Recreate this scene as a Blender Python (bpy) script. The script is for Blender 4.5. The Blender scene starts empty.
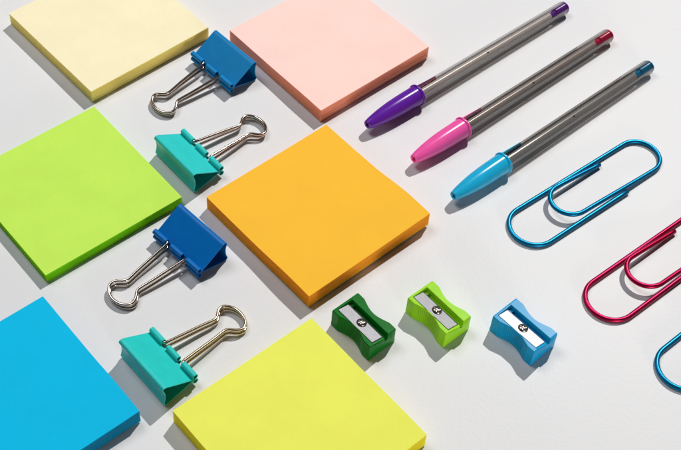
import bpy, bmesh, math, random
from mathutils import Vector, Matrix, noise
random.seed(7)
R = math.radians
MM = 0.001
CY = 390.0            # world origin lies on the table in the middle of the picture (mm)
scene = bpy.context.scene
C = scene.collection

# ------------------------------------------------------------------ camera
cam_d = bpy.data.cameras.new('camera')
cam = bpy.data.objects.new('camera', cam_d)
C.objects.link(cam)
cam_d.sensor_width = 36.0
cam_d.lens = 1273.507 / 681.0 * 36.0
cam_d.clip_start = 0.01
cam_d.clip_end = 50.0
PT, ROLL = 0.6751761, -0.0796617
fw = Vector((0, math.sin(PT), -math.cos(PT)))
r0 = Vector((1, 0, 0)); u0 = Vector((0, math.cos(PT), math.sin(PT)))
cr, sr = math.cos(ROLL), math.sin(ROLL)
RV = cr * r0 - sr * u0
UV = sr * r0 + cr * u0
m = Matrix((RV, UV, -fw)).transposed().to_4x4()
m.translation = Vector((0, -CY * MM, 480.26 * MM))
cam.matrix_world = m
scene.camera = cam

# ------------------------------------------------------------------ world and lamps
world = bpy.data.worlds.new("World")
scene.world = world
world.use_nodes = True
bg = world.node_tree.nodes['Background']
bg.inputs[0].default_value = (0.90, 0.92, 1.0, 1)
bg.inputs[1].default_value = 0.03


def area(name, az, el, dist, size, power, col, target=(0.03, 0.0, 0.0), shape='DISK'):
    d = bpy.data.lights.new(name, 'AREA')
    d.shape = shape
    d.size = size
    d.energy = power
    d.color = col
    o = bpy.data.objects.new(name, d)
    C.objects.link(o)
    t = Vector(target)
    v = Vector((math.cos(R(az)) * math.cos(R(el)), math.sin(R(az)) * math.cos(R(el)), math.sin(R(el))))
    o.location = t + v * dist
    o.rotation_euler = (-v).to_track_quat('-Z', 'Y').to_euler()
    return o


area('key_lamp', 66, 51, 2.8, 0.06, 65.0, (1.0, 0.975, 0.94))
area('fill_softbox', 150, 62, 1.45, 0.6, 6.7, (0.95, 0.96, 1.0), shape='SQUARE')
area('added_edge_fill', -62, 7, 1.5, 0.34, 8.0, (1.0, 0.98, 0.96), shape='SQUARE')  # added low lamp on the camera side, brightens the pads' cut edges

scene.view_settings.view_transform = 'Standard'
scene.view_settings.look = 'None'
scene.view_settings.exposure = 0.0
scene.view_settings.gamma = 1.0
try:
    scene.cycles.transparent_max_bounces = 24
    scene.cycles.max_bounces = 16
    scene.cycles.transmission_bounces = 12
except Exception:
    pass


# ------------------------------------------------------------------ materials
def srgb(r, g, b):
    def f(c):
        c /= 255.0
        return c / 12.92 if c <= 0.04045 else ((c + 0.055) / 1.055) ** 2.4
    return (f(r), f(g), f(b), 1)


def new_mat(name):
    mt = bpy.data.materials.new(name)
    mt.use_nodes = True
    nt = mt.node_tree
    return mt, nt, nt.nodes['Principled BSDF'], nt.nodes, nt.links


def bump(nt, bs, scale, strength, dist, detail=4, tex='NOISE', mapping=None, rough=0.6):
    N, L = nt.nodes, nt.links
    tc = N.new('ShaderNodeTexCoord')
    mp = N.new('ShaderNodeMapping')
    mp.inputs['Scale'].default_value = mapping or (1, 1, 1)
    L.new(tc.outputs['Object'], mp.inputs[0])
    t = N.new('ShaderNodeTexNoise')
    t.inputs['Scale'].default_value = scale
    t.inputs['Detail'].default_value = detail
    t.inputs['Roughness'].default_value = rough
    L.new(mp.outputs[0], t.inputs['Vector'])
    b = N.new('ShaderNodeBump')
    b.inputs['Strength'].default_value = strength
    b.inputs['Distance'].default_value = dist
    L.new(t.outputs[0], b.inputs['Height'])
    L.new(b.outputs[0], bs.inputs['Normal'])
    return t, b


def vary(nt, bs, col, tex_out, amt, lo=0.35, hi=0.65):
    """slight real variation of the surface colour"""
    N, L = nt.nodes, nt.links
    mr = N.new('ShaderNodeMapRange')
    mr.inputs['From Min'].default_value = lo
    mr.inputs['From Max'].default_value = hi
    L.new(tex_out, mr.inputs['Value'])
    mx = N.new('ShaderNodeMix')
    mx.data_type = 'RGBA'
    mx.inputs['A'].default_value = tuple(c * (1 - amt) for c in col[:3]) + (1,)
    mx.inputs['B'].default_value = tuple(min(1, c * (1 + amt)) for c in col[:3]) + (1,)
    L.new(mr.outputs[0], mx.inputs['Factor'])
    L.new(mx.outputs['Result'], bs.inputs['Base Color'])


def paper_mat(name, col):
    mt, nt, bs, N, L = new_mat(name)
    t, b = bump(nt, bs, 900, 0.5, 0.00015)
    t2 = N.new('ShaderNodeTexNoise')
    t2.inputs['Scale'].default_value = 60
    t2.inputs['Detail'].default_value = 5
    L.new([n for n in N if n.type == 'MAPPING'][0].outputs[0], t2.inputs['Vector'])
    vary(nt, bs, col, t2.outputs[0], 0.02)
    bs.inputs['Roughness'].default_value = 0.75
    bs.inputs['Specular IOR Level'].default_value = 0.12
    return mt


def edge_mat(name, col):
    """cut edges of a block of sheets: fine horizontal lines, light trapped between sheets put into the colour"""
    mt, nt, bs, N, L = new_mat(name)
    t, b = bump(nt, bs, 30, 0.8, 0.0003, detail=5, mapping=(0.6, 0.6, 36), rough=0.75)
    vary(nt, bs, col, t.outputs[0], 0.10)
    bs.inputs['Subsurface Weight'].default_value = 0.6
    bs.inputs['Subsurface Scale'].default_value = 0.004
    bs.inputs['Subsurface Radius'].default_value = (1, 1, 1)
    bs.inputs['Roughness'].default_value = 0.85
    bs.inputs['Specular IOR Level'].default_value = 0.15
    return mt


def plastic(name, col, rough=0.25, spec=0.5, sss=0.0, bscale=500, bstr=0.08, coat=0.0):
    mt, nt, bs, N, L = new_mat(name)
    t, b = bump(nt, bs, bscale, bstr, 0.0001)
    t2 = N.new('ShaderNodeTexNoise')
    t2.inputs['Scale'].default_value = 180
    L.new([n for n in N if n.type == 'MAPPING'][0].outputs[0], t2.inputs['Vector'])
    vary(nt, bs, col, t2.outputs[0], 0.03)
    bs.inputs['Roughness'].default_value = rough
    bs.inputs['Specular IOR Level'].default_value = spec
    bs.inputs['Coat Weight'].default_value = coat
    bs.inputs['Coat Roughness'].default_value = 0.08
    if sss:
        bs.inputs['Subsurface Weight'].default_value = sss
        bs.inputs['Subsurface Scale'].default_value = 0.002
        bs.inputs['Subsurface Radius'].default_value = (1, 1, 1)
    return mt


def metal(name, col, rough=0.2, mapping=(1, 1, 1), scale=300, bstr=0.15, amt=0.1):
    mt, nt, bs, N, L = new_mat(name)
    t, b = bump(nt, bs, scale, bstr, 0.00005, mapping=mapping)
    vary(nt, bs, col, t.outputs[0], amt)
    bs.inputs['Metallic'].default_value = 1.0
    bs.inputs['Roughness'].default_value = rough
    return mt


def smoke_plastic(name, tint, gloss_rough=0.06, body=0.06, power=2.5):
    """thin-walled smoky clear plastic: tinted see-through with a Fresnel sheen"""
    mt, nt, bs, N, L = new_mat(name)
    out = N['Material Output']
    tr = N.new('ShaderNodeBsdfTransparent')
    tr.inputs[0].default_value = tint
    gz = N.new('ShaderNodeLayerWeight'); gz.inputs[0].default_value = 0.5
    gp = N.new('ShaderNodeMath'); gp.operation = 'POWER'; gp.inputs[1].default_value = power
    gm = N.new('ShaderNodeMix'); gm.data_type = 'RGBA'
    gm.inputs['A'].default_value = tint
    gm.inputs['B'].default_value = (0.10, 0.09, 0.085, 1)   # painted dark edge bands: refracted shade and longer way through the wall
    L.new(gz.outputs['Facing'], gp.inputs[0]); L.new(gp.outputs[0], gm.inputs['Factor'])
    L.new(gm.outputs['Result'], tr.inputs[0])
    gl = N.new('ShaderNodeBsdfGlossy')
    gl.inputs['Roughness'].default_value = gloss_rough
    gl.inputs['Color'].default_value = (0.95, 0.95, 0.95, 1)
    df = N.new('ShaderNodeBsdfDiffuse')
    df.inputs[0].default_value = (0.16, 0.14, 0.13, 1)
    lw = N.new('ShaderNodeLayerWeight')
    lw.inputs[0].default_value = 0.5
    pw = N.new('ShaderNodeMath'); pw.operation = 'POWER'; pw.inputs[1].default_value = 4.5
    fr = N.new('ShaderNodeMath'); fr.operation = 'MULTIPLY_ADD'; fr.inputs[1].default_value = 0.9; fr.inputs[2].default_value = 0.09
    L.new(lw.outputs['Facing'], pw.inputs[0]); L.new(pw.outputs[0], fr.inputs[0])
    m1 = N.new('ShaderNodeMixShader'); m1.inputs[0].default_value = body
    L.new(tr.outputs[0], m1.inputs[1]); L.new(df.outputs[0], m1.inputs[2])
    m2 = N.new('ShaderNodeMixShader')
    L.new(fr.outputs[0], m2.inputs[0])
    L.new(m1.outputs[0], m2.inputs[1]); L.new(gl.outputs[0], m2.inputs[2])
    L.new(m2.outputs[0], out.inputs['Surface'])
    N.remove(bs)
    return mt


M = {}
mt, nt, bs, N_, L_ = new_mat('white_table')
t, b = bump(nt, bs, 480, 0.25, 0.0003, detail=5)
t2 = N_.new('ShaderNodeTexNoise'); t2.inputs['Scale'].default_value = 9; t2.inputs['Detail'].default_value = 6
L_.new([n for n in N_ if n.type == 'MAPPING'][0].outputs[0], t2.inputs['Vector'])
vary(nt, bs, (0.765, 0.768, 0.778, 1), t2.outputs[0], 0.012)
bs.inputs['Roughness'].default_value = 0.4
bs.inputs['Specular IOR Level'].default_value = 0.12
M['table'] = mt


# ------------------------------------------------------------------ mesh helpers (all take millimetres)
def obj(name, bm, mats, parent=None, smooth=None):
    bmesh.ops.recalc_face_normals(bm, faces=bm.faces)
    for v in bm.verts:
        v.co *= MM
    me = bpy.data.meshes.new(name)
    if smooth is not None:
        for f in bm.faces:
            f.smooth = True
        for e in bm.edges:
            if len(e.link_faces) == 2:
                e.smooth = e.calc_face_angle(0) < R(smooth)
    bm.to_mesh(me)
    bm.free()
    for mm_ in (mats if isinstance(mats, (list, tuple)) else [mats]):
        me.materials.append(mm_)
    o = bpy.data.objects.new(name, me)
    C.objects.link(o)
    if parent:
        o.parent = parent
    return o


def place(o, x, y, z=0, yaw=0.0):
    o.location = (x * MM, (y - CY) * MM, z * MM)
    o.rotation_euler = (0, 0, R(yaw))


def tag(o, label, cat, group=None):
    o['label'] = label
    o['category'] = cat
    if group:
        o['group'] = group
    return o


def thing(name, label, cat, group=None):
    o = bpy.data.objects.new(name, None)
    o.empty_display_size = 0.01
    C.objects.link(o)
    return tag(o, label, cat, group)


def dup(root):
    r = root.copy(); C.objects.link(r)
    for ch in list(root.children):
        c = ch.copy(); C.objects.link(c); c.parent = r
        for g in list(ch.children):
            d = g.copy(); C.objects.link(d); d.parent = c
    return r


def catmull(pts, n=10):
    P = [Vector(p) for p in pts]
    P = [P[0] * 2 - P[1]] + P + [P[-1] * 2 - P[-2]]
    out = []
    for i in range(1, len(P) - 2):
        p0, p1, p2, p3 = P[i - 1:i + 3]
        for k in range(n):
            t = k / n
            out.append(0.5 * ((2 * p1) + (p2 - p0) * t + (2 * p0 - 5 * p1 + 4 * p2 - p3) * t * t
                              + (3 * p1 - p0 - 3 * p2 + p3) * t ** 3))
    out.append(P[-2])
    return out


def tube(bm, pts, rad, seg=16, caps=True, cham=0.0):
    """round wire along a list of points"""
    n = len(pts)
    tang = []
    for i in range(n):
        a = pts[max(i - 1, 0)]; b = pts[min(i + 1, n - 1)]
        tang.append((b - a).normalized())
    up = Vector((0, 0, 1))
    if abs(tang[0].dot(up)) > 0.9:
        up = Vector((0, 1, 0))
    nrm = (up - tang[0] * up.dot(tang[0])).normalized()
    rings = []
    radii = [rad] * n
    P = list(pts)
    if cham:
        P = [P[0] - tang[0] * cham] + P + [P[-1] + tang[-1] * cham]
        tang = [tang[0]] + tang + [tang[-1]]
        radii = [rad - cham] + radii + [rad - cham]
    for i, p in enumerate(P):
        nrm = (nrm - tang[i] * nrm.dot(tang[i])).normalized()
        bn = tang[i].cross(nrm)
        rings.append([bm.verts.new(p + (nrm * math.cos(a) + bn * math.sin(a)) * radii[i])
                      for a in [2 * math.pi * k / seg for k in range(seg)]])
    for a, b in zip(rings, rings[1:]):
        for k in range(seg):
            bm.faces.new((a[k], a[(k + 1) % seg], b[(k + 1) % seg], b[k]))
    if caps:
        bm.faces.new(rings[0][::-1]); bm.faces.new(rings[-1])


def loft(bm, sections, caps=True):
    rings = [[bm.verts.new(p) for p in s] for s in sections]
    n = len(rings[0])
    for a, b in zip(rings, rings[1:]):
        for k in range(n):
            bm.faces.new((a[k], a[(k + 1) % n], b[(k + 1) % n], b[k]))
    if caps:
        bm.faces.new(rings[0][::-1]); bm.faces.new(rings[-1])
    return rings


def lathe_x(bm, prof, seg=40, sides=None, caps=(False, False)):
    """profile (x, r) turned round the X axis"""
    rings = []
    for x, r in prof:
        rings.append([bm.verts.new((x, r * math.cos(a), r * math.sin(a)))
                      for a in [2 * math.pi * k / seg for k in range(seg)]])
    for a, b in zip(rings, rings[1:]):
        for k in range(seg):
            bm.faces.new((a[k], a[(k + 1) % seg], b[(k + 1) % seg], b[k]))
    if caps[0]: bm.faces.new(rings[0][::-1])
    if caps[1]: bm.faces.new(rings[-1])
    return rings


# ------------------------------------------------------------------ the setting: one white tabletop
bm = bmesh.new()
for p in ((-3000, -3000), (3000, -3000), (3000, 3000), (-3000, 3000)):
    bm.verts.new((p[0], p[1], 0))
bm.faces.new(bm.verts[:])
tb = obj('tabletop', bm, M['table'])
tb['kind'] = 'structure'


# ------------------------------------------------------------------ note pads
def note_pad(x, y, yaw, t, top, edge, label, lift=1.0, liftpow=3.0, seed=0, cross=0.0):
    rnd = random.Random(seed)
    S = 76.0
    n = 26                        # cells per side
    lv = 30                       # visible sheet steps in the cut edge
    f = lambda i: -S / 2 + S * i / n

    def sst(e0, e1, x):
        k = min(1.0, max(0.0, (x - e0) / (e1 - e0)))
        return k * k * (3 - 2 * k)

    def rise(a, b):               # the unglued end of the block lifts off the table, most at its right corner
        u = a / S + 0.5
        v = b / S + 0.5
        w = sst(0.45, 0.82, u) - 0.35 * sst(0.78, 1.05, u)
        return lift * w * (0.45 + 0.55 * v) + cross * max(0.0, 0.5 - a / S) ** 4

    def bow(a, b):                # sheets fan out a touch along the sides
        return 0.25 * math.sin(math.pi * (b / S + 0.5)) * (a / S * 2) ** 3
    bm = bmesh.new()
    per = [(i, 0) for i in range(n)] + [(n, j) for j in range(n)] + [(n - i, n) for i in range(n)] + [(0, n - j) for j in range(n)]
    rings = []
    step_a = step_b = 0.0
    groups = sorted(rnd.sample(range(4, lv - 3), 3))
    for k in range(lv + 1):
        z = t * k / lv
        if k in groups:
            step_a = rnd.uniform(-0.15, 0.08); step_b = rnd.uniform(-0.08, 0.15)
        da = rnd.uniform(-0.035, 0.035) + step_a * (0 < k < lv)
        db = rnd.uniform(-0.035, 0.035) + step_b * (0 < k < lv)
        sk = 1.0
        ring = []
        for (i, j) in per:
            a, b = f(i), f(j)
            wv = 0.06 * noise.noise(Vector((a * .08 + seed, b * .08, k * 0.7)))
            zz = z * (1.0 - 0.02 * math.cos(b * 0.05)) + rise(a, b) * (0.9 + 0.1 * k / lv) + wv * (0 < k < lv) * 0.5
            ring.append(bm.verts.new((a + da + wv * (abs(a) > S / 2 - .1), b + db + wv * (abs(b) > S / 2 - .1), max(zz, 0.02))))
        rings.append(ring)
    m_ = len(per)
    for a, b in zip(rings, rings[1:]):
        for k in range(m_):
            fc = bm.faces.new((a[k], a[(k + 1) % m_], b[(k + 1) % m_], b[k]))
            fc.material_index = 1
    # top and bottom sheets as grids that share the rim
    for ring, isup in ((rings[-1], True), (rings[0], False)):
        idx = {p: v for p, v in zip(per, ring)}
        for i in range(1, n):
            for j in range(1, n):
                a, b = f(i), f(j)
                z = (t * (1.0 - 0.02 * math.cos(b * 0.05)) if isup else 0) + rise(a, b) * (1.0 if isup else .9)
                if isup:
                    z += 0.05 * noise.noise(Vector((a * .03 + seed, b * .03, 0)))
                idx[(i, j)] = bm.verts.new((a, b, max(z, 0.02)))
        for i in range(n):
            for j in range(n):
                q = [idx[(i, j)], idx[(i + 1, j)], idx[(i + 1, j + 1)], idx[(i, j + 1)]]
                bm.faces.new(q if isup else q[::-1])
    o = obj('note_pad', bm, [top, edge], smooth=30)
    tag(o, label, 'note pad', 'square sticky note pads laid out in a grid')
    place(o, x, y, 0, yaw)
    return o


PADS = [  # second colour is the edge, deepened to stand for bounce between sheets
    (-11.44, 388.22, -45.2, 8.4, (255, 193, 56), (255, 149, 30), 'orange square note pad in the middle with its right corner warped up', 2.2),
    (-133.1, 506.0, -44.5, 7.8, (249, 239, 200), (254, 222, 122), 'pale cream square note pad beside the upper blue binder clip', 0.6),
    (-14.0, 505.05, -45.6, 8.2, (253, 216, 206), (255, 155, 122), 'pale pink square note pad with cut edges tinted salmon for bounced light', 1.0),
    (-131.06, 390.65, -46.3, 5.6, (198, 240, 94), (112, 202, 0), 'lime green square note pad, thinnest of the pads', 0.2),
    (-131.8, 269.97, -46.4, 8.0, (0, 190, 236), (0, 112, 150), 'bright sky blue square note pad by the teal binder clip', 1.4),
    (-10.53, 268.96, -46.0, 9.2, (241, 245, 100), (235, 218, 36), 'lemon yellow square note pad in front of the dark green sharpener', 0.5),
]
for i, (x, y, yaw, t, ct, ce, lab, lift) in enumerate(PADS):
    kind = lab.split(' square')[0].replace(' ', '_')
    note_pad(x, y, yaw, t, paper_mat('paper_' + kind, srgb(*ct)), edge_mat('paper_edge_' + kind, srgb(*ce)), lab, lift, seed=i + 3)


# ------------------------------------------------------------------ binder clips
def clip_section():
    """outer line of the spring steel shell, (x, z), from lower jaw round the spine to upper jaw"""
    H = 13.4
    pts = [(15.9, 4.35), (13.0, 3.55), (9.0, 2.35), (5.0, 1.15), (3.0, 0.62)]
    pts += [(1.9, 0.42), (0.9, 0.42), (0.2, 0.75), (-0.1, 1.5), (0.05, 2.5)]
    pts += [(0.55, 4.0), (0.85, 6.0), (0.85, 8.0), (0.6, 9.8), (0.15, 11.0), (-0.05, 12.0), (0.15, 12.8), (0.8, 13.3), (1.6, 13.35)]
    pts += [(2.6, 13.0), (5.0, 11.55), (9.0, 9.15), (13.0, 6.75), (15.9, 5.05)]
    return catmull([(a, 0, b) for a, b in pts], 4)


def clip_body(mat, parent):
    bm = bmesh.new()
    sec = clip_section()
    th = 0.38
    inner = []
    for i, p in enumerate(sec):
        a = sec[max(i - 1, 0)]; b = sec[min(i + 1, len(sec) - 1)]
        d = (b - a).normalized()
        nrm = Vector((d.z, 0, -d.x))   # turned towards the inside of the prism
        inner.append(p + nrm * th)
    W = 32.0
    loopp = sec + inner[::-1]
    secs = []
    for y, ins in ((-W / 2, 0.06), (-W / 2 + 0.1, 0), (-8, 0), (0, 0), (8, 0), (W / 2 - 0.1, 0), (W / 2, 0.06)):
        secs.append([Vector((p.x, y, p.z)) for p in loopp])
    loft(bm, secs)
    # jaws: short tongues that roll over into barrels; the wire legs pass in the gaps
    for (y0, y1, rr) in ((-16.0, -7.3, 1.42), (-3.9, 3.9, 1.3), (7.3, 16.0, 1.42)):
        for s in (1, -1):
            zc = 4.7
            cx = 17.0
            cz = zc + s * (rr + 0.28)
            path = [(15.6, zc + s * 0.42)]
            a0 = -100
            steps = 22
            for k in range(steps + 1):
                an = R(a0 + 318 * k / steps)
                path.append((cx + rr * math.cos(an), cz + s * rr * math.sin(an)))
            outer = path
            inn = []
            for i, p in enumerate(outer):
                if i == 0:
                    inn.append((p[0], p[1] + s * 0.34))
                else:
                    dx, dz = p[0] - cx, p[1] - cz
                    l = math.hypot(dx, dz)
                    inn.append((cx + dx / l * (l - 0.42), cz + dz / l * (l - 0.42)))
            lp = outer + inn[::-1]
            loft(bm, [[Vector((p[0], y, p[1])) for p in lp] for y in (y0, y1)])
    return obj('clip_body', bm, mat, parent, smooth=35)


def clip_handle(z0, z1, mat, parent, rad=0.74, zfoot=None, dy=0.0, neck=3.9, head=7.6):
    """wire handle: feet in the outer barrels, legs closing to a neck, round head"""
    half = [(16.9, 14.2, z0), (16.9, 8.2, z0), (17.2, 6.9, z0), (18.3, 6.25, z0), (21, 5.95, None), (28, 5.3, None), (35, 4.65, None),
            (41.0, neck, None), (43.0, neck - 0.05, None), (44.6, neck + 0.7, None), (46.6, head - 1.1, None), (48.6, head - 0.1, None),
            (50.6, head - 0.25, None), (52.6, head - 2.0, None), (53.9, head - 4.4, None)]
    def z(x, zz):
        if zz is not None:
            return zz
        k = (x - 18.3) / (54.4 - 18.3)
        return z0 + (z1 - z0) * k
    pts = [(x, y + dy * min(1, max(0, (x - 17) / 30)), z(x, zz)) for x, y, zz in half]
    pts += [(54.4, dy, z1)]
    pts += [(x, -y + dy * min(1, max(0, (x - 17) / 30)), z(x, zz)) for x, y, zz in half[::-1]]
    bm = bmesh.new()
    tube(bm, catmull(pts, 7), rad, 14, cham=0.2)
    return obj('handle', bm, mat, parent, smooth=50)


def binder_clip(x, y, yaw, paint, wire, label, zt, group='binder clips lying on their side'):
    t = thing('binder_clip', label, 'binder clip', group)
    place(t, x, y, 0, yaw)
    clip_body(paint, t)
    clip_handle(6.35, zt[0], wire, t, dy=zt[2])
    clip_handle(3.05, zt[1], wire, t, dy=zt[3])
    return t


wire = metal('nickel_wire', (0.60, 0.52, 0.45, 1), 0.17, scale=500, bstr=0.02, amt=0.08)
wire2 = metal('brass_toned_wire', (0.74, 0.62, 0.44, 1), 0.2, scale=500, bstr=0.02, amt=0.08)
blue1 = plastic('blue_clip_enamel', srgb(14, 130, 192), 0.30, 0.2)
blue2 = plastic('deep_blue_clip_enamel', srgb(0, 106, 184), 0.30, 0.2)
teal1 = plastic('teal_clip_enamel', srgb(50, 204, 200), 0.30, 0.2)
teal2 = plastic('sea_green_clip_enamel', srgb(42, 202, 196), 0.30, 0.2)

binder_clip(-62.12, 489.15, -133.1, blue1, wire, 'blue binder clip lying between the cream pad and the pink pad', (2.7, 0.95, 0.3, -0.4))
binder_clip(-83.82, 408.51, 44.0, teal1, wire, 'teal binder clip between the lime green pad and the orange pad', (3.0, 1.1, -0.6, 0.1))
binder_clip(-63.68, 368.97, -131.5, blue2, wire, 'deep blue binder clip touching the right corner of the lime green pad', (2.7, 0.95, -0.5, 0.2))
binder_clip(-80.65, 288.51, 44.6, teal2, wire2, 'teal binder clip between the sky blue pad and the lemon yellow pad', (2.9, 1.1, 0.1, -0.4))


# ------------------------------------------------------------------ ballpoint pens
def hexring(bm, x, r, seg_per=3, rnd_=0.18):
    """slightly rounded hexagon ring"""
    out = []
    for k in range(6):
        for q in (-rnd_, 0, rnd_):
            a = R(60 * k + 30) + q
            rr = r * (1.0 if q == 0 else math.cos(R(30)) / math.cos(R(30) - abs(q)))
            rr = min(rr, r * 0.985) if q == 0 else rr
            out.append(bm.verts.new((x, rr * math.cos(a), rr * math.sin(a))))
    return out


def bridge(bm, rings):
    n = len(rings[0])
    for a, b in zip(rings, rings[1:]):
        for k in range(n):
            bm.faces.new((a[k], a[(k + 1) % n], b[(k + 1) % n], b[k]))


clear = smoke_plastic('smoke_clear_plastic', (0.90, 0.88, 0.86, 1), 0.045, 0.01)
clear_pale = smoke_plastic('pale_clear_plastic', (0.95, 0.935, 0.92, 1), 0.045, 0.01, power=3.2)
bore_m = smoke_plastic('bore_wall_shade_bands', (0.96, 0.95, 0.94, 1), 0.08, 0.0, power=1.15)  # stronger grazing tint paints the refracted shade beside the ink tube
refills = {'purple': plastic('pale_refill', (0.86, 0.80, 0.77, 1), 0.22), 'pink': plastic('grey_brown_refill', (0.60, 0.53, 0.51, 1), 0.2), 'light_blue': plastic('grey_refill', (0.46, 0.46, 0.46, 1), 0.18)}
vent = plastic('vent_dark', (0.01, 0.01, 0.01, 1), 0.6)


def pen(x, y, yaw, cap_col, plug_col, label, name):
    t = thing('ballpoint_pen', label, 'pen', 'capped ballpoint pens in a diagonal row')
    place(t, x, y, 6.1, yaw)
    t.rotation_euler = (0, R(0.76), R(yaw))
    cap_m = plastic('cap_plastic_' + name, cap_col, 0.2, 0.5, sss=0.12, bscale=250, bstr=0.05)
    plug_m = plastic('plug_plastic_' + name, plug_col, 0.25, 0.5)
    # cap: blunt tip with a dimple, swelling to a collar
    bm = bmesh.new()
    prof = [(2.2, 0.01), (2.0, 1.15), (0.5, 1.35), (0.05, 1.6), (0.0, 1.95), (0.35, 2.3), (1.2, 2.5), (3, 2.95), (6, 3.5), (10, 4.08), (14, 4.52), (18, 4.85), (23, 5.08),
            (28, 5.2), (34.3, 5.3), (34.6, 5.36), (34.8, 5.75), (35.1, 5.9), (35.6, 5.9), (35.9, 5.75), (36.0, 5.5), (36.0, 4.7), (35.6, 4.45), (30, 4.4), (12, 3.0), (12, 0.01)]
    pr = catmull([(a, b, 0) for a, b in prof[4:16]], 4)
    prof = prof[:4] + [(p.x, p.y) for p in pr] + prof[16:]
    lathe_x(bm, prof, 48)
    cap = obj('cap', bm, cap_m, t, smooth=40)
    # pocket clip of the cap, on the far side, running back along the barrel
    bm = bmesh.new()
    ad = R(-26)                   # direction round the axis: away from the camera side
    secs = []
    for k in range(15):
        u = k / 14
        xx = 31 + 22 * u
        w = 2.2 - 0.75 * u
        rad_in = 4.75 - 0.35 * u
        thk = 1.5 - 0.6 * u
        
        sec = []
        for (a, b) in ((-w, rad_in), (w, rad_in), (w, rad_in + thk * .7), (w * .6, rad_in + thk), (-w * .6, rad_in + thk), (-w, rad_in + thk * .7)):
            yv = b * math.cos(ad) - a * math.sin(ad)
            zv = b * math.sin(ad) + a * math.cos(ad)
            sec.append(Vector((xx, yv, zv)))
        secs.append(sec)
    loft(bm, secs)
    obj('pocket_clip', bm, cap_m, cap, smooth=40)
    # six-sided clear barrel with a round bore
    bm = bmesh.new()
    xs = (31.0, 60, 90, 120, 147.9, 148.6)
    rings = [hexring(bm, xx, 4.08 if xx < 148.2 else 3.95) for xx in xs]
    n = len(rings[0])
    bore = []
    for xx in reversed(xs):
        bore.append([bm.verts.new((xx, 3.1 * math.cos(math.atan2(v.co.z, v.co.y)), 3.1 * math.sin(math.atan2(v.co.z, v.co.y)))) for v in rings[0]])
    bridge(bm, rings + bore[:1])
    nf = len(bm.faces)
    bridge(bm, bore)
    bm.faces.ensure_lookup_table()
    for fc in bm.faces[nf:]:
        fc.material_index = 1
    bridge(bm, [bore[-1], rings[0]])
    barrel = obj('barrel', bm, [clear_pale if name == 'purple' else clear, bore_m], t, smooth=20)
    # vent hole on the upper facet
    bm = bmesh.new()
    c0 = [bm.verts.new((85.5 + 0.52 * math.cos(a), 0.52 * math.sin(a), 3.56)) for a in [R(30 * k) for k in range(12)]]
    bm.faces.new(c0)
    c1 = [bm.verts.new((v.co.x, v.co.y, 3.2)) for v in c0]
    bridge(bm, [c0, c1])
    v_ = obj('vent_hole', bm, vent, barrel)
    v_.rotation_euler = (R(30), 0, 0)
    # ink tube in the bore
    bm = bmesh.new()
    lathe_x(bm, [(31, 0.01), (31, 1.95), (136.6, 1.95), (136.8, 1.0), (136.8, .01)], 20)
    obj('ink_tube', bm, refills[name], t, smooth=40)
    # coloured end plug: rounded nose inside, thin disc outside
    bm = bmesh.new()
    lathe_x(bm, [(137.0, 0.01), (137.2, 1.0), (138.6, 1.5), (140.2, 1.8), (140.8, 2.75), (148.4, 2.92), (148.6, 2.95), (148.65, 3.4), (149.0, 3.45), (149.3, 3.2), (149.35, .01)], 32)
    obj('end_plug', bm, plug_m, t, smooth=40)
    return t


pen(9.31, 446.13, 44.40, srgb(98, 34, 160), srgb(130, 48, 190), 'smoke clear ballpoint pen with purple cap beside the pink note pad', 'purple')
pen(33.58, 425.34, 44.80, srgb(246, 92, 172), srgb(245, 20, 100), 'smoke clear ballpoint pen with pink cap and magenta end plug', 'pink')
pen(53.75, 403.25, 44.70, srgb(30, 176, 220), srgb(0, 150, 210), 'smoke clear ballpoint pen with light blue cap and blue end plug', 'light_blue')


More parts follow.
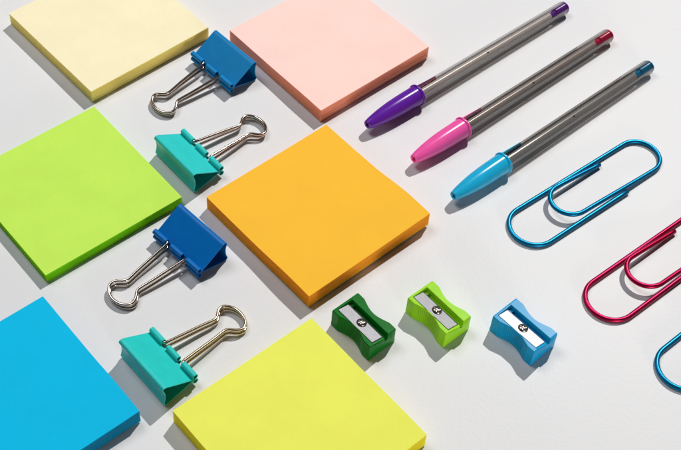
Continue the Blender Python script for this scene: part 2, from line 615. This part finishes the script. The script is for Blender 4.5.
# ------------------------------------------------------------------ pencil sharpeners
def sharpener(x, y, yaw, col, label, name, blade_m, screw_m, spark=0.0):
    t = thing('pencil_sharpener', label, 'sharpener', 'small plastic pencil sharpeners in a row')
    place(t, x, y, 0, yaw)
    body_m = plastic('sharpener_plastic_' + name, col, 0.3, 0.13, sss=0.1, bscale=150, bstr=0.06)
    HL, HB, H = 12.75, 7.95, 11.0
    # stations along the length, doubled where the recess starts and ends
    st = [-HL, -HL + .15, -HL + .45] + [-12.0 + 0.2 * k for k in range(0, 120)] + [HL - .45, HL - .15, HL]
    st = sorted(set(round(s, 3) for s in st if -HL <= s <= HL))
    A0 = -11.45
    G0 = -9.2
    def waist(a):
        w = max(0.0, math.cos(min(1.0, abs(a) / 8.6) * math.pi / 2)) ** 1.15
        return 2.15 * w
    def rib(a):
        return (0.14 * math.sin(a * 2 * math.pi / 0.95) - 0.07) if abs(a) < 6.2 else 0.0
    sections = []
    def sec(a, rec, gro, inset):
        b0 = -(HB - waist(a) - inset)
        b1 = (HB - waist(a) - inset)
        rb = rib(a)
        zt = H - inset
        zr0, zr1 = (zt - 0.55, zt - 2.1) if rec else (zt - 0.001, zt - 0.002)   # sloping seat of the blade
        zg = (zt - 3.6) if gro else (zr1 - 0.01)
        zw = zt
        L_ = -5.6; Rr = 1.15; G = 3.1
        d = 0.35 + inset * .5
        return [Vector(p) for p in (
            (a, b0 + 0.5 - 0.6, d - .35 + inset), (a, b1 - 0.5 + 0.6, d - .35 + inset),
            (a, b1 + .25, 0.8), (a, b1 + 0.2 - rb * 0, 2.0), (a, b1 + rb, 3.0), (a, b1 + rb, zt - 1.5), (a, b1 - 0.12, zt - .35), (a, b1 - 0.45, zt),
            (a, G + .2, zt), (a, G, zt - 0.2 if rec else zt - .001), (a, G - 0.25, zg), (a, Rr + .2, zg), (a, Rr, zr1 - .002),
            (a, L_, zr0), (a, L_ - .12, zt - .0005), (a, b0 + .45, zt), (a, b0 + 0.12, zt - .35), (a, b0 - rb, zt - 1.5), (a, b0 - rb, 3.0), (a, b0 - .2, 2.0), (a, b0 - .25, 0.8))]
    for a in st:
        e = HL - abs(a)
        inset = 0.35 if e < 0.05 else (0.1 if e < 0.2 else 0.0)
        rec = a > A0
        gro = a > G0
        sections.append(sec(a, rec, gro, inset))
    bm = bmesh.new()
    loft(bm, sections)
    bmesh.ops.triangulate(bm, faces=[f for f in bm.faces if len(f.verts) > 4])
    body = obj('body', bm, body_m, t, smooth=32)
    # blade lying on the sloping seat
    s0 = (H - 0.55, -5.5); s1 = (H - 2.1, 1.15)
    ang = math.atan2(s1[0] - s0[0], s1[1] - s0[1])
    bm = bmesh.new()
    bw = 6.8
    secb = [(0.0, 0.02), (bw, 0.02), (bw + .25, 0.08), (bw - .7, 0.52), (0.08, 0.52), (0.0, 0.44)]
    loft(bm, [[Vector((a, p, q)) for p, q in secb] for a in (-11.2, 11.3)])
    bl = obj('blade', bm, blade_m, t)
    bl.location = (0, s0[1] * MM, s0[0] * MM)
    bl.rotation_euler = (ang, 0, 0)
    # cross-head screw
    bm = bmesh.new()
    n = 40
    prof = [(2.35, 0.0), (2.4, 0.35), (2.25, 0.75), (1.85, 1.15), (1.4, 1.38), (0.9, 1.5), (0.45, 1.55)]
    rings = []
    for rr, z in prof:
        ring = []
        for k in range(n):
            th = 2 * math.pi * k / n
            px, py = rr * math.cos(th), rr * math.sin(th)
            c1 = abs(math.cos(th)) * rr; s1_ = abs(math.sin(th)) * rr
            slot = (min(c1, s1_) < 0.38) and rr < 1.7
            ring.append(bm.verts.new((px, py, z - (0.75 if slot else 0))))
        rings.append(ring)
    bridge(bm, rings)
    cc = bm.verts.new((0, 0, 0.7))
    for k in range(n):
        bm.faces.new((rings[-1][k], rings[-1][(k + 1) % n], cc))
    sc = obj('screw', bm, screw_m, t, smooth=35)
    sc.location = (0.3 * MM, -1.7 * MM, (H - 1.35 + .3) * MM)
    sc.rotation_euler = (ang, 0, R(25))
    return t


blade1 = metal('steel_blade', (0.20, 0.20, 0.215, 1), 0.5, mapping=(1, 8, 1), scale=400, bstr=0.35, amt=0.12)
blade2 = metal('steel_blade_glint_tone', (0.48, 0.48, 0.5, 1), 0.48, mapping=(1, 8, 1), scale=400, bstr=0.25, amt=0.08)  # same steel, lighter colour carries the key lamp's glint
screw_m = metal('bronze_screw', (0.50, 0.45, 0.41, 1), 0.3, scale=700, bstr=0.3, amt=0.2)
sharpener(13.8, 323.0, -45.2, srgb(0, 112, 28), 'dark green pencil sharpener between the orange pad and the yellow pad', 'dark_green', blade1, screw_m)
sharpener(47.4, 333.1, -45.8, srgb(160, 226, 30), 'light green pencil sharpener, middle one of the three sharpeners', 'light_green', blade1, screw_m)
sharpener(86.1, 327.1, -44.2, srgb(10, 158, 212), 'blue pencil sharpener with the brightest blade, nearest the paper clips', 'blue', blade2, screw_m)


# ------------------------------------------------------------------ paper clips
def paper_clip(x, y, yaw, mat, label):
    r = 1.2
    def arc(cx, cy, rad, a0, a1, z0, z1, n=22):
        return [Vector((cx + rad * math.cos(R(a0 + (a1 - a0) * k / n)), cy + rad * math.sin(R(a0 + (a1 - a0) * k / n)), z0 + (z1 - z0) * k / n)) for k in range(n + 1)]
    def line(a, b, n=10):
        a = Vector(a); b = Vector(b)
        return [a.lerp(b, k / n) for k in range(1, n)]
    P = [Vector((19.5, -12.9, 1.45))]
    P += line((19.5, -12.9, 1.45), (-34.0, -13.3, 1.2))
    P += arc(-34.0, -1.2, 12.1, -90, -270, r, r)
    P += line((-34.0, 10.9, r), (41.0, 10.9, r))
    P += arc(41.0, 0.05, 10.85, 90, -90, r, r)
    P += line((41.0, -10.8, r), (-10.5, -10.8, 4.6), 14)
    P += arc(-10.5, -1.15, 9.65, -90, -270, 4.8, 4.9)
    P += line((-10.5, 8.5, 4.8), (20.5, 7.9, 1.7))
    P += [Vector((20.5, 7.9, 1.7))]
    # ease the height so the lifted tongue bends gently
    for _ in range(12):
        z = [p.z for p in P]
        for i in range(1, len(P) - 1):
            P[i].z = 0.25 * z[i - 1] + 0.5 * z[i] + 0.25 * z[i + 1]
    bm = bmesh.new()
    tube(bm, P, r, 20, cham=0.15)
    o = obj('paper_clip', bm, mat, smooth=50)
    tag(o, label, 'paper clip', 'giant metallic paper clips')
    place(o, x, y, 0, yaw)
    return o


blue_w = metal('blue_anodised_wire', srgb(0, 114, 158), 0.38, scale=500, bstr=0.0, amt=0.04)
red_w = metal('crimson_anodised_wire', srgb(165, 4, 60), 0.34, scale=500, bstr=0.0, amt=0.04)


def clip_at(dx, dy, yaw, mat, label):
    # the left bends were measured; turn each clip about that bend
    lx = -45.0
    bx = 118.4 + lx * math.cos(R(41.4)) + dx
    by = 416.25 + lx * math.sin(R(41.4)) + dy
    return paper_clip(bx - lx * math.cos(R(yaw)), by - lx * math.sin(R(yaw)), yaw, mat, label)


for w_ in (blue_w, red_w):
    w_.node_tree.nodes['Principled BSDF'].inputs['Metallic'].default_value = 0.8

clip_at(0, 0, 41.4, blue_w, 'metallic blue giant paper clip lying whole in view by the light blue pen')
clip_at(35.0, -40.5, 42.4, red_w, 'metallic crimson giant paper clip between the two blue ones')
clip_at(65.5, -75.3, 43.5, blue_w, 'metallic blue giant paper clip mostly cut off by the right edge of view')
